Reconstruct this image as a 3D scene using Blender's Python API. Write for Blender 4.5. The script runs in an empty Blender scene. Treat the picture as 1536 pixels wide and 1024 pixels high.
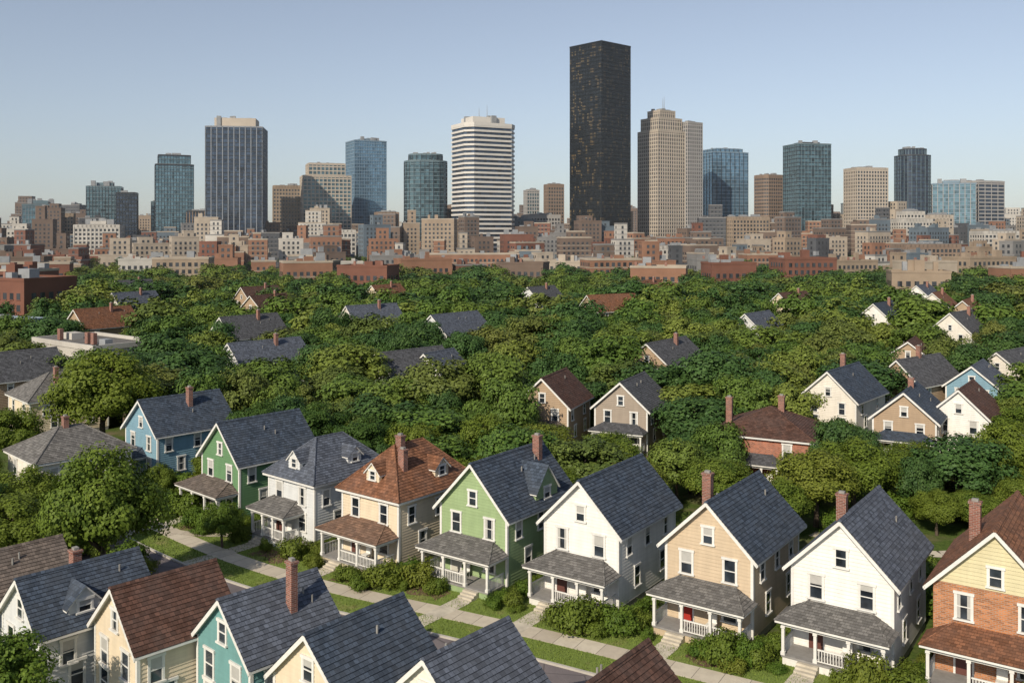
import bpy, math, random
import numpy as np
from mathutils import Vector
random.seed(7); RNG=np.random.default_rng(7)
scene=bpy.context.scene
COL=scene.collection

# ------------------------------------------------------------------ node helpers
def newmat(name):
    m=bpy.data.materials.new(name); m.use_nodes=True
    nt=m.node_tree; b=nt.nodes['Principled BSDF']
    return m,nt,b
def N(nt,t,**kw):
    n=nt.nodes.new(t)
    for k,v in kw.items(): setattr(n,k,v)
    return n
def L(nt,a,b): nt.links.new(a,b)
def mixc(nt,fac,a,b,blend='MIX'):
    n=nt.nodes.new('ShaderNodeMix'); n.data_type='RGBA'; n.blend_type=blend
    for s,v in ((n.inputs[0],fac),(n.inputs[6],a),(n.inputs[7],b)):
        if hasattr(v,'is_linked'): nt.links.new(v,s)
        elif isinstance(v,(tuple,list)): s.default_value=(*v[:3],1)
        else: s.default_value=v
    return n.outputs[2]
def maprange(nt,src,a,b,c,d):
    n=nt.nodes.new('ShaderNodeMapRange'); nt.links.new(src,n.inputs[0])
    for i,v in enumerate((a,b,c,d)): n.inputs[i+1].default_value=v
    return n.outputs[0]
def noise(nt,vec,scale,detail=4,rough=.6):
    n=nt.nodes.new('ShaderNodeTexNoise'); n.inputs['Scale'].default_value=scale
    n.inputs['Detail'].default_value=detail; n.inputs['Roughness'].default_value=rough
    if vec is not None: nt.links.new(vec,n.inputs['Vector'])
    return n.outputs['Fac']
def mapping(nt,vec,scale=(1,1,1),loc=(0,0,0)):
    n=nt.nodes.new('ShaderNodeMapping'); nt.links.new(vec,n.inputs['Vector'])
    n.inputs['Scale'].default_value=scale; n.inputs['Location'].default_value=loc
    return n.outputs[0]
def bump(nt,b,h,strength=.3,dist=.02):
    n=nt.nodes.new('ShaderNodeBump'); n.inputs['Strength'].default_value=strength
    n.inputs['Distance'].default_value=dist
    nt.links.new(h,n.inputs['Height']); nt.links.new(n.outputs[0],b.inputs['Normal'])

CACHE={}
def cached(fn):
    def w(*a):
        k=(fn.__name__,)+a
        if k not in CACHE: CACHE[k]=fn(*a)
        return CACHE[k]
    return w

@cached
def paint(col,rough=.62):
    m,nt,b=newmat('painted_siding')
    tc=N(nt,'ShaderNodeTexCoord').outputs['Object']
    n1=noise(nt,mapping(nt,tc,(1.3,1.3,.25)),1.2,6)
    n2=noise(nt,mapping(nt,tc,(.35,.35,5.0)),1.0,3)
    n3=noise(nt,tc,.45,5)
    c=mixc(nt,maprange(nt,n1,.3,.75,0,1),[x*.84 for x in col],[min(.86,x*1.06) for x in col])
    c=mixc(nt,maprange(nt,n2,.35,.7,.0,.28),c,[x*.60 for x in col])
    c=mixc(nt,maprange(nt,n3,.54,.75,.0,.35),c,[x*.62+.02 for x in col])
    L(nt,c,b.inputs['Base Color']); b.inputs['Roughness'].default_value=rough
    b.inputs['Specular IOR Level'].default_value=.3
    return m
@cached
def plain(name,col,rough=.8,nscale=2.0,var=.25):
    m,nt,b=newmat(name)
    tc=N(nt,'ShaderNodeTexCoord').outputs['Object']
    n1=noise(nt,tc,nscale,6)
    c=mixc(nt,maprange(nt,n1,.3,.7,0,1),[x*(1-var) for x in col],[min(.9,x*(1+var*.6)) for x in col])
    L(nt,c,b.inputs['Base Color']); b.inputs['Roughness'].default_value=rough
    b.inputs['Specular IOR Level'].default_value=.3
    return m
@cached
def shingle(col):
    m,nt,b=newmat('roof_shingles')
    uv=N(nt,'ShaderNodeUVMap').outputs[0]
    tc=N(nt,'ShaderNodeTexCoord').outputs['Object']
    br=N(nt,'ShaderNodeTexBrick'); L(nt,uv,br.inputs['Vector'])
    br.inputs['Scale'].default_value=1; br.inputs['Brick Width'].default_value=.30
    br.inputs['Row Height'].default_value=.26; br.inputs['Mortar Size'].default_value=.012
    br.inputs['Color1'].default_value=(*[x*.62 for x in col],1)
    br.inputs['Color2'].default_value=(*[min(.9,x*1.6) for x in col],1)
    br.inputs['Mortar'].default_value=(*[x*.35 for x in col],1)
    n1=noise(nt,tc,.7,6,.65)
    n2=noise(nt,tc,9,3)
    n3=noise(nt,mapping(nt,tc,(1.0,3.0,.4)),1.1,5)
    c=mixc(nt,maprange(nt,n1,.38,.74,0,.55),br.outputs['Color'],[x*.6+.06 for x in col])
    c=mixc(nt,maprange(nt,n2,.4,.7,0,.4),c,[x*.45 for x in col])
    c=mixc(nt,maprange(nt,n3,.5,.75,0,.5),c,[x*.5 for x in col])
    L(nt,c,b.inputs['Base Color']); b.inputs['Roughness'].default_value=.85
    b.inputs['Specular IOR Level'].default_value=.25
    bump(nt,b,n2,.4,.02)
    return m
@cached
def brick(col,mortar=(.35,.31,.27)):
    m,nt,b=newmat('brickwork')
    uv=N(nt,'ShaderNodeUVMap').outputs[0]
    br=N(nt,'ShaderNodeTexBrick'); L(nt,uv,br.inputs['Vector'])
    br.inputs['Scale'].default_value=1; br.inputs['Brick Width'].default_value=.3
    br.inputs['Row Height'].default_value=.11; br.inputs['Mortar Size'].default_value=.012
    br.inputs['Color1'].default_value=(*[x*.6 for x in col],1)
    br.inputs['Color2'].default_value=(*[x*1.3 for x in col],1)
    br.inputs['Mortar'].default_value=(*mortar,1)
    n1=noise(nt,uv,.9,5)
    c=mixc(nt,maprange(nt,n1,.35,.7,0,.4),br.outputs['Color'],[x*.55 for x in col])
    L(nt,c,b.inputs['Base Color']); b.inputs['Roughness'].default_value=.9
    return m
@cached
def glass(col=(.025,.032,.04),rough=.07):
    m,nt,b=newmat('window_glass')
    geo=N(nt,'ShaderNodeNewGeometry')
    n1=noise(nt,geo.outputs['Position'],.9,2)
    c=mixc(nt,maprange(nt,n1,.35,.65,0,1),[x*.5 for x in col],[x*1.7 for x in col])
    L(nt,c,b.inputs['Base Color']); b.inputs['Roughness'].default_value=rough
    b.inputs['Specular IOR Level'].default_value=.7
    return m
@cached
def curtain_glass(col,step=(2.6,2.6,3.8),lo=.45,hi=1.6,rough=.12,lit=0.0,metal=.35):
    # tower glazing: each pane differs (blinds, rooms behind), some painted warm as if lit
    m,nt,b=newmat('tower_glazing')
    tc=N(nt,'ShaderNodeTexCoord').outputs['Object']
    sn=N(nt,'ShaderNodeVectorMath',operation='SNAP')
    ad=N(nt,'ShaderNodeVectorMath',operation='ADD'); L(nt,tc,ad.inputs[0]); ad.inputs[1].default_value=(.37,.41,.05)
    L(nt,ad.outputs[0],sn.inputs[0]); sn.inputs[1].default_value=step
    wn=N(nt,'ShaderNodeTexWhiteNoise'); L(nt,sn.outputs[0],wn.inputs[0])
    c=mixc(nt,wn.outputs['Value'],[x*lo for x in col],[min(.9,x*hi) for x in col])
    big=noise(nt,tc,.03,3)
    c=mixc(nt,maprange(nt,big,.4,.65,0,.5),c,[x*1.35+.006 for x in col])
    if lit>0:
        gt=N(nt,'ShaderNodeMath',operation='GREATER_THAN'); L(nt,wn.outputs['Value'],gt.inputs[0]); gt.inputs[1].default_value=1-lit
        c=mixc(nt,gt.outputs[0],c,(.15,.11,.06))  # window light put into the base colour as a warm tone, no emission
    L(nt,c,b.inputs['Base Color']); b.inputs['Roughness'].default_value=rough
    b.inputs['Metallic'].default_value=metal
    b.inputs['Specular IOR Level'].default_value=.6
    return m

def leafmat(name,c1,c2,c3,trans=.2):
    m,nt,b=newmat(name)
    at=N(nt,'ShaderNodeAttribute'); at.attribute_name='Col'
    oi=N(nt,'ShaderNodeObjectInfo')
    sep=N(nt,'ShaderNodeSeparateColor'); L(nt,at.outputs['Color'],sep.inputs[0])
    c=mixc(nt,sep.outputs[0],c1,c2)
    c=mixc(nt,maprange(nt,oi.outputs['Random'],0.2,1,0,.8),c,c3)
    c=mixc(nt,maprange(nt,sep.outputs[1],0,1,0,.45),c,[x*.4 for x in c1])
    L(nt,c,b.inputs['Base Color']); b.inputs['Roughness'].default_value=.6
    b.inputs['Specular IOR Level'].default_value=.2
    if trans>0:
        tr=N(nt,'ShaderNodeBsdfTranslucent'); tl=mixc(nt,.5,c,(.16,.23,.02)); L(nt,tl,tr.inputs['Color'])
        mx=N(nt,'ShaderNodeMixShader'); mx.inputs[0].default_value=trans
        L(nt,b.outputs[0],mx.inputs[1]); L(nt,tr.outputs[0],mx.inputs[2])
        L(nt,mx.outputs[0],nt.nodes['Material Output'].inputs['Surface'])
    return m
LEAF=leafmat('tree_leaves',(.060,.120,.016),(.165,.235,.030),(.180,.215,.028))
LEAF2=leafmat('tree_leaves_dark',(.036,.085,.018),(.095,.160,.028),(.075,.140,.030))
LEAF3=leafmat('tree_leaves_light',(.080,.140,.020),(.200,.250,.035),(.210,.23,.035))
FL=[leafmat('far_leaves',(.046,.100,.018),(.120,.192,.032),(.135,.188,.030),0),
    leafmat('far_leaves_dark',(.030,.072,.020),(.078,.138,.030),(.060,.125,.032),0),
    leafmat('far_leaves_light',(.078,.130,.022),(.175,.235,.040),(.190,.220,.040),0),
    leafmat('far_leaves_olive',(.065,.100,.022),(.145,.190,.038),(.165,.175,.038),0)]
BUSHLEAF=leafmat('shrub_leaves',(.055,.115,.015),(.15,.23,.03),(.19,.20,.03))
BARK=plain('bark',(.10,.075,.055),.9,4.0,.4)

# ------------------------------------------------------------------ mesh builder
class MB:
    def __init__(s): s.v=[];s.f=[];s.m=[];s.uv=[];s.mats=[]
    def mi(s,mat):
        if mat not in s.mats: s.mats.append(mat)
        return s.mats.index(mat)
    def poly(s,pts,mat,uvs=None):
        i=len(s.v); s.v.extend([tuple(p) for p in pts]); s.f.append(tuple(range(i,i+len(pts))))
        s.m.append(s.mi(mat))
        if uvs is None:
            P=[Vector(p) for p in pts]
            n=(P[1]-P[0]).cross(P[2]-P[0])
            ax=max(range(3),key=lambda k:abs(n[k]))
            uvs=[((p.y,p.z) if ax==0 else (p.x,p.z) if ax==1 else (p.x,p.y)) for p in P]
        s.uv.extend(uvs)
    def hexa(s,p,mat):
        for q in ((0,3,2,1),(4,5,6,7),(0,1,5,4),(1,2,6,5),(2,3,7,6),(3,0,4,7)):
            s.poly([p[k] for k in q],mat)
    def box(s,x0,x1,y0,y1,z0,z1,mat,F=None):
        p=[(x0,y0,z0),(x1,y0,z0),(x1,y1,z0),(x0,y1,z0),(x0,y0,z1),(x1,y0,z1),(x1,y1,z1),(x0,y1,z1)]
        if F: p=[F(*q) for q in p]
        s.hexa(p,mat)
    def extr(s,pts,vec,mat):
        P=[Vector(p) for p in pts]; Q=[p+Vector(vec) for p in P]; n=len(P)
        s.poly(P,mat); s.poly(Q[::-1],mat)
        for i in range(n): s.poly([P[i],P[(i+1)%n],Q[(i+1)%n],Q[i]],mat)
    def lap(s,e0,e1,t1,t0,step,lift,mat,out):
        e0,e1,t1,t0=[Vector(q) for q in (e0,e1,t1,t0)]
        d=(e1-e0).normalized(); mid=(t0+t1)/2-e0; sl=mid-d*mid.dot(d); Ls=sl.length
        nn=d.cross(sl).normalized()
        if nn.dot(Vector(out))<0: nn=-nn
        n=max(1,round(Ls/step))
        for k in range(n):
            a,b=k/n,(k+1)/n
            A=e0.lerp(t0,a);B=e1.lerp(t1,a);C=e1.lerp(t1,b);D=e0.lerp(t0,b)
            uvf=lambda p,v:((p-e0).dot(d),v)
            s.poly([A+nn*lift,B+nn*lift,C+nn*.004,D+nn*.004],mat,[uvf(A,k*.26),uvf(B,k*.26),uvf(C,k*.26+.25),uvf(D,k*.26+.25)])
            s.poly([A+nn*.002,B+nn*.002,B+nn*lift,A+nn*lift],mat,[uvf(A,k*.26),uvf(B,k*.26),uvf(B,k*.26+.02),uvf(A,k*.26+.02)])
    def tube(s,p0,p1,r0,r1,mat,n=7):
        p0=Vector(p0);p1=Vector(p1);d=(p1-p0).normalized()
        a=d.orthogonal().normalized();b=d.cross(a)
        R0=[p0+(a*math.cos(t)+b*math.sin(t))*r0 for t in [2*math.pi*i/n for i in range(n)]]
        R1=[p1+(a*math.cos(t)+b*math.sin(t))*r1 for t in [2*math.pi*i/n for i in range(n)]]
        for i in range(n): s.poly([R0[i],R0[(i+1)%n],R1[(i+1)%n],R1[i]],mat)
        s.poly(R1,mat)
    def mesh(s,name):
        me=bpy.data.meshes.new(name); me.from_pydata(s.v,[],s.f)
        for m in s.mats: me.materials.append(m)
        me.polygons.foreach_set('material_index',s.m)
        u=me.uv_layers.new(name='UVMap'); u.data.foreach_set('uv',np.array(s.uv,dtype=np.float32).ravel())
        me.update(); return me
    def obj(s,name,parent=None,loc=(0,0,0),rot=0):
        if not s.v: return None
        o=bpy.data.objects.new(name,s.mesh(name)); COL.objects.link(o)
        o.location=loc; o.rotation_euler=(0,0,rot)
        if parent: o.parent=parent
        return o
def empty(name,loc=(0,0,0),rot=0,parent=None):
    e=bpy.data.objects.new(name,None); COL.objects.link(e); e.location=loc; e.rotation_euler=(0,0,rot)
    e.empty_display_size=.5
    if parent: e.parent=parent
    return e

# ------------------------------------------------------------------ house parts
GL=glass(); GLW=plain('window_blind',(.42,.41,.38),.6,3.0,.1)
TRIM=paint((.76,.745,.70)); FOUND=plain('foundation_stone',(.26,.25,.23),.9,2.5,.3)
CONC=plain('concrete_walk',(.52,.47,.38),.9,1.2,.25)
PORCHGREY=plain('porch_floor',(.26,.25,.24),.7,2,.2)
CHB=brick((.24,.085,.055))
SID=.23; LIFT=.048

def window(mb,F,u,z,w,h,trim=TRIM):
    t=.12
    hw=w/2
    r=random.random()
    g=GL
    mb.box(u-hw,u+hw,-.02,.055,z,z+h,g,F)
    if r<.45:
        k=random.uniform(.25,.6); mb.box(u-hw+.03,u+hw-.03,.0555,.061,z+h*(1-k),z+h-.03,GLW,F)
    elif r<.6:
        mb.box(u-hw+.03,u-hw*.45,.0555,.061,z+.03,z+h-.03,GLW,F); mb.box(u+hw*.45,u+hw-.03,.0555,.061,z+.03,z+h-.03,GLW,F)
    mb.box(u-hw-t,u-hw,-.02,.095,z-.02,z+h,trim,F); mb.box(u+hw,u+hw+t,-.02,.095,z-.02,z+h,trim,F)
    mb.box(u-hw-t-.05,u+hw+t+.05,-.02,.135,z+h,z+h+.16,trim,F)
    mb.box(u-hw-t-.06,u+hw+t+.06,-.02,.18,z-.12,z-.02,trim,F)
    mb.box(u-hw,u+hw,.02,.085,z+h*.5-.03,z+h*.5+.03,trim,F)
    for a in (-hw,hw-.045): mb.box(u+a,u+a+.045,.02,.08,z,z+h,trim,F)

def gable_roof(mb,w,d,he,hr,o,mat,trim):
    tan=(hr-he)/(w/2); xe=w/2+o; ze=he-o*tan; y0,y1=-o,d+o
    for sg in (-1,1):
        mb.extr([(0,y0+.07,hr+.14),(sg*xe,y0+.07,ze+.14),(sg*xe,y0+.07,ze-.02),(0,y0+.07,hr-.02)],(0,y1-y0-.14,0),trim)
        mb.lap((sg*(xe+.05),y0-.02,ze+.145-.05*tan),(sg*(xe+.05),y1+.02,ze+.145-.05*tan),(0,y1+.02,hr+.145),(0,y0-.02,hr+.145),.26,.04,mat,(0,0,1))
        for ya,yb in ((y0,y0+.066),(y1-.066,y1)):
            mb.extr([(0,ya,hr+.13),(sg*xe,ya,ze+.13),(sg*xe,ya,ze-.16),(0,ya,hr-.16)],(0,yb-ya,0),trim)
        mb.box(sg*xe-.06,sg*xe+.06,y0,y1,ze-.06,ze+.075,trim)
    mb.extr([(-.16,y0-.03,hr+.09),(0,y0-.03,hr+.225),(.16,y0-.03,hr+.09)],(0,y1-y0+.06,0),mat)
    for k in range(2):   # plumbing vents
        sx=random.choice((-1,1))*random.uniform(.25,.6)*w/2; yy=random.uniform(.35,.85)*d; zz=hr-abs(sx)*tan
        mb.tube((sx,yy,zz),(sx,yy,zz+.55),.06,.06,FOUND,8)

def hip_roof(mb,w,d,he,hr,o,mat,trim,run=None):
    run=run or w*.42
    a,b=w/2+o,o
    z=he
    c=[(-a,-b,z),(a,-b,z),(a,d+b,z),(-a,d+b,z)]
    r0,r1=(0,run,hr),(0,d-run,hr)
    mb.lap(c[0],c[1],r0,r0,.26,.04,mat,(0,-1,1)); mb.lap(c[2],c[3],r1,r1,.26,.04,mat,(0,1,1))
    mb.lap(c[1],c[2],r1,r0,.26,.04,mat,(1,0,1)); mb.lap(c[3],c[0],r0,r1,.26,.04,mat,(-1,0,1))
    mb.box(-a+.04,a-.04,-b+.04,d+b-.04,z-.2,z-.012,trim)
    for p,q in ((c[0],r0),(c[1],r0),(c[2],r1),(c[3],r1),(r0,r1)):
        p=Vector(p)+Vector((0,0,.03));q=Vector(q)+Vector((0,0,.03)); mb.tube(p,q,.08,.08,mat,6)

def walls(mb,w,d,z0,he,hr,mat,gable=True,flat=False,gmat=None,step=SID):
    hw=w/2; gmat=gmat or mat
    cs=[(-hw,0),(hw,0),(hw,d),(-hw,d)]
    outs=[(0,-1,0),(1,0,0),(0,1,0),(-1,0,0)]
    for i in range(4):
        a=cs[i];b=cs[(i+1)%4]
        A=(a[0],a[1],z0);B=(b[0],b[1],z0);C=(b[0],b[1],he);D=(a[0],a[1],he)
        if flat: mb.poly([Vector(q)+Vector(outs[i])*.02 for q in (A,B,C,D)],mat)
        else: mb.lap(A,B,C,D,step,LIFT,mat,outs[i])
        if gable and i in (0,2):
            T=(0,a[1],hr); mb.lap(D,C,T,T,step,LIFT,gmat,outs[i])
    for x,y in cs:
        sx=1 if x>0 else -1; sy=1 if y>0 else -1
        if not flat: mb.box(min(x-sx*.13,x+sx*.06),max(x-sx*.13,x+sx*.06),min(y-sy*.13,y+sy*.06),max(y-sy*.13,y+sy*.06),z0,he-.03,TRIM)
    mb.box(-hw-.02,hw+.02,-.02,d+.02,-.3,z0,FOUND)

def dormer(mb,mbw,F,hw,zb,zw,zr,Ln,wall,roof,trim=TRIM,win=True):
    G=lambda u,v,z:Vector(F(u,v,z))
    out=G(0,-1,0)-G(0,0,0)
    mb.lap(G(-hw,0,zb-.3),G(hw,0,zb-.3),G(hw,0,zw),G(-hw,0,zw),SID,LIFT,wall,out)
    mb.lap(G(-hw,0,zw),G(hw,0,zw),G(0,0,zr),G(0,0,zr),SID,LIFT,wall,out)
    mb.poly([G(-hw,0,zb-.3),G(-hw,Ln,zb),G(-hw,Ln,zw),G(-hw,0,zw)],wall)
    mb.poly([G(hw,0,zb-.3),G(hw,Ln,zb),G(hw,Ln,zw),G(hw,0,zw)],wall)
    o=.22; k=(zr-zw)/hw
    for sg in (-1,1):
        e0=G(sg*(hw+o),-o,zw-o*k);e1=G(sg*(hw+o),Ln,zw-o*k);t1=G(0,Ln,zr);t0=G(0,-o,zr)
        up=Vector((0,0,.1))
        mb.lap(e0+up,e1+up,t1+up,t0+up,.26,.04,roof,(0,0,1))
        mb.extr([G(0,-o+.03,zr+.09),G(sg*(hw+o-.02),-o+.03,zw-(o-.02)*k+.09),G(sg*(hw+o-.02),-o+.03,zw-(o-.02)*k-.02),G(0,-o+.03,zr-.02)],G(0,Ln,0)-G(0,0,0),trim)
    if win:
        W=lambda u,off,z:F(u,-off,z)
        window(mbw,W,0,zb+.1,min(.75,hw*.8),max(.6,(zw-zb)))

def porch(mb,px0,px1,pd,roof,wallcol,steps_u,ze=2.85,zt=3.65,posts=4,rail=True,trim=TRIM):
    fz=.65
    mb.box(px0,px1,-pd,-.07,fz-.12,fz,PORCHGREY)
    mb.box(px0+.06,px1-.06,-pd+.06,-.08,0.0,fz-.12,wallcol)
    o=.35
    a0,a1,b=px0-o,px1+o,-pd-o
    ins=min(1.5,(px1-px0)*.25)
    e=[(a0,.0,ze),(a0,b,ze),(a1,b,ze),(a1,.0,ze)]
    t0,t1=(a0+ins,-.02,zt),(a1-ins,-.02,zt)
    mb.lap(e[1],e[2],t1,t0,.26,.04,roof,(0,-1,1))
    mb.lap(e[0],e[1],t0,t0,.26,.04,roof,(-1,0,1)); mb.lap(e[2],e[3],t1,t1,.26,.04,roof,(1,0,1))
    for p,q in ((e[1],t0),(e[2],t1)): mb.tube(Vector(p)+Vector((0,0,.02)),Vector(q)+Vector((0,0,.02)),.06,.06,roof,6)
    mb.box(a0+.04,a1-.04,b+.04,-.07,ze-.14,ze-.01,trim)
    mb.box(px0,px1,-pd,-pd+.2,ze-.38,ze-.14,trim); 
    for xx in (px0,px1-.2): mb.box(xx,xx+.2,-pd+.2,-.07,ze-.38,ze-.14,trim)
    xs=[px0+.1+(px1-px0-.2)*i/(posts-1) for i in range(posts)]
    for x in xs:
        mb.box(x-.09,x+.09,-pd+.01,-pd+.19,fz,ze-.38,trim)
        mb.box(x-.13,x+.13,-pd-.03,-pd+.23,fz,fz+.22,trim); mb.box(x-.13,x+.13,-pd-.03,-pd+.23,ze-.52,ze-.38,trim)
    if rail:
        segs=[(xs[i],xs[i+1]) for i in range(len(xs)-1) if not (xs[i]<=steps_u<=xs[i+1])]
        for s0,s1 in segs:
            mb.box(s0+.13,s1-.13,-pd+.06,-pd+.14,fz+.8,fz+.88,trim); mb.box(s0+.13,s1-.13,-pd+.07,-pd+.13,fz+.1,fz+.16,trim)
            n=int((s1-s0-.26)/.16)
            for i in range(n):
                x=s0+.13+(i+.5)*(s1-s0-.26)/n; mb.box(x-.025,x+.025,-pd+.08,-pd+.12,fz+.16,fz+.8,trim)
        for xx in (px0+.1,px1-.1):
            mb.box(xx-.04,xx+.04,-pd+.23,-.08,fz+.8,fz+.88,trim)
            n=int((pd-.3)/.16)
            for i in range(n): 
                y=-pd+.25+(i+.5)*(pd-.35)/n; mb.box(xx-.02,xx+.02,y-.025,y+.025,fz,fz+.8,trim)
    for i in range(4):
        mb.box(steps_u-.65,steps_u+.65,-pd-.28*(i+1),-pd-.28*i-.001,0,fz-.13*(i+1),CONC)
    cx=steps_u+1.9 if steps_u<0 else steps_u-1.9
    mb.box(cx-.3,cx+.3,-.95,-.4,fz+.38,fz+.45,trim); mb.box(cx-.3,cx+.3,-.42,-.36,fz+.45,fz+1.05,trim)
    for a in (-.27,.22):
        for b_ in (-.92,-.42): mb.box(cx+a,cx+a+.05,b_,b_+.05,fz,fz+.38,trim)

def door(mb,F,u,z,col):
    mb.box(u-.45,u+.45,-.02,.06,z,z+2.05,plain('door_paint',col,.5,1.0,.1),F)
    mb.box(u-.25,u+.25,.0605,.068,z+1.1,z+1.85,GL,F)
    for a in (-.57,.45): mb.box(u+a,u+a+.12,-.02,.10,z,z+2.05,TRIM,F)
    mb.box(u-.6,u+.6,-.02,.12,z+2.05,z+2.2,TRIM,F)

def chimney(mb,x,y,z0,z1,s=.32,mat=None):
    m=mat or CHB
    mb.box(x-s,x+s,y-s*.8,y+s*.8,z0,z1,m)
    mb.box(x-s-.06,x+s+.06,y-s*.8-.06,y+s*.8+.06,z1,z1+.14,m)
    mb.box(x-s*.6,x+s*.6,y-s*.45,y+s*.45,z1+.14,z1+.3,FOUND)

FOOT=[]
def house(name,x,y,th,w,d,he,hr,wall,roof,rt='gable',porch_spec=None,proof=None,chim=None,dorm=(),attic=True,
          flat=False,gmat=None,o=.45,doorcol=(.12,.05,.04),detail=2,fw=None,walk=True,low=True):
    e=empty(name,(x,y,0),-math.radians(th))
    t=math.radians(th); cx=x+math.sin(t)*d/2; cy=y+math.cos(t)*d/2
    FOOT.append((cx,cy,max(w,d)/2))
    z0=.5
    mw=MB(); walls(mw,w,d,z0,he,hr,wall,rt=='gable',flat,gmat); mw.obj('walls',e)
    mr=MB()
    if rt=='gable': gable_roof(mr,w,d,he,hr,o,roof,TRIM)
    else: hip_roof(mr,w,d,he,hr,o,roof,TRIM)
    mwin=MB()
    for dm in dorm:
        kind,p,hw,zb,zw,zr,Ln,fx=dm
        if kind=='front': F=(lambda u,v,z,p=p,fx=fx:(p+u,fx+v,z))
        elif kind=='right': F=(lambda u,v,z,p=p,fx=fx:(fx-v,p+u,z))
        else: F=(lambda u,v,z,p=p,fx=fx:(fx+v,p+u,z))
        dormer(mr,mwin,F,hw,zb,zw,zr,Ln,gmat or wall,roof)
    mr.obj('roof',e)
    front=lambda u,off,z:(u,-off,z)
    right=lambda u,off,z:(w/2+off,u,z)
    left=lambda u,off,z:(-w/2-off,u,z)
    back=lambda u,off,z:(u,d+off,z)
    z2=he-2.0; q=w*.25
    for u in (fw or (-q,q)): window(mwin,front,u,z2,.82,1.45)
    if rt=='gable' and attic: window(mwin,front,0,he+.28,.7,1.05)
    if he>4.5:
        for F in (right,left):
            for u in ((d*.2,d*.72) if detail<2 else (d*.16,d*.5,d*.82)): window(mwin,F,u+random.uniform(-.2,.2),z2,.7,1.3)
            for u in (d*.3,d*.75): window(mwin,F,u,1.35,.75,1.4)
        for u in (-q,q): window(mwin,back,u,z2,.8,1.4)
    if low:
        window(mwin,front,q,1.3,.95,1.45)
        if porch_spec is None: window(mwin,front,-q,1.3,.95,1.45)
        else: door(mwin,front,-q,.65,doorcol)
    mwin.obj('windows_and_door',e)
    if porch_spec:
        mp=MB(); px0,px1,pd,su=porch_spec
        porch(mp,px0,px1,pd,proof or roof,gmat or wall,su,posts=4 if px1-px0>4.5 else 3)
        mp.obj('porch',e)
        if walk:
            mk=MB(); mk.box(su-.7,su+.7,-9.1,-pd-1.12,-.1,.106,CONC); mk.obj('front_walk',e)
    if chim:
        mc=MB()
        for c in chim: chimney(mc,*c)
        mc.obj('chimney',e)
    return e

NAVY=shingle((.053,.070,.098)); SLATE=shingle((.094,.108,.138)); GREYR=shingle((.16,.152,.142)); BROWN=shingle((.098,.050,.036))
RUST=shingle((.20,.090,.048)); DGREY=shingle((.088,.090,.098)); TAUPE=shingle((.15,.120,.10))
BLUEW=paint((.20,.34,.42)); GREENW=paint((.13,.25,.12)); WHITEW=paint((.80,.775,.72)); CREAMW=paint((.70,.59,.43)); LGREENW=paint((.30,.40,.20))
OFFW=paint((.75,.70,.61)); BEIGEW=paint((.57,.45,.31)); YELW=paint((.62,.56,.35)); TEALW=paint((.15,.31,.30)); LGREYW=paint((.63,.64,.63)); TANW=paint((.40,.29,.19))
REDB=brick((.37,.115,.055)); ORB=brick((.44,.175,.065))

# far side of the street
house('blue_house',-40.5,102,42,7.2,9,5.6,8.7,BLUEW,NAVY,chim=[(1.2,5,7,9.6)],porch_spec=(-3.4,1,1.8,-1.5),walk=False)
house('green_house',-27.8,89,42,6.6,8.5,5.7,8.9,GREENW,NAVY,proof=TAUPE,porch_spec=(-3.9,2.9,2.1,-1.6),doorcol=(.5,.45,.38))
house('grey_roofed_house',-19.4,82,40,6.5,8.5,5.5,8.6,LGREYW,SLATE,'hip',proof=GREYR,porch_spec=(-3.1,1.6,2.0,-1.6),dorm=[('front',0,.8,6.35,7.05,7.85,3,.35),('right',5,.75,6.45,7.1,7.8,2.5,2.6)])
house('cream_house',-11.6,76.2,38,6.6,9,5.7,9.2,CREAMW,RUST,'hip',proof=shingle((.20,.12,.08)),porch_spec=(-3.5,3.0,2.2,-1.6),chim=[(.3,3.2,8,9.9),(1.6,2.2,6.5,9.1)],dorm=[('front',-.1,.75,6.75,7.4,8.15,3,.45),('right',5.6,.8,6.6,7.3,8.05,2.5,2.8)])
house('light_green_house',-3,72,36,6.5,9,5.8,9.2,LGREENW,NAVY,proof=GREYR,porch_spec=(-3.4,3.1,2.2,1.6),chim=[(.8,7.6,7,10.1)],dorm=[('right',5.4,1.5,5.9,6.7,8.5,3.2,3.2)],doorcol=(.5,.48,.42))
house('white_house',5.0,67.8,35,6.2,9.2,5.9,9.0,WHITEW,NAVY,proof=GREYR,porch_spec=(-3.2,3.0,2.1,-1.5))
house('beige_house',13.2,62.8,35,6.2,9.2,5.9,8.9,BEIGEW,NAVY,proof=GREYR,porch_spec=(-3.1,3.1,2.1,-1.4),chim=[(-1.4,3.2,6,9.9)],doorcol=(.35,.03,.02))
house('white_house',20.6,58.4,35,6.2,9.0,5.9,9.0,WHITEW,SLATE,proof=GREYR,porch_spec=(-3.1,3.1,2.1,-1.4),chim=[(-1.2,4.5,6.5,9.4)])
house('brick_house',28.4,54.8,35,6.8,9.5,6.0,9.5,ORB,RUST,flat=True,gmat=YELW,proof=RUST,porch_spec=(-3.4,3.4,2.2,-1.5),chim=[(-1.6,3.4,7,10.1)])
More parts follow.
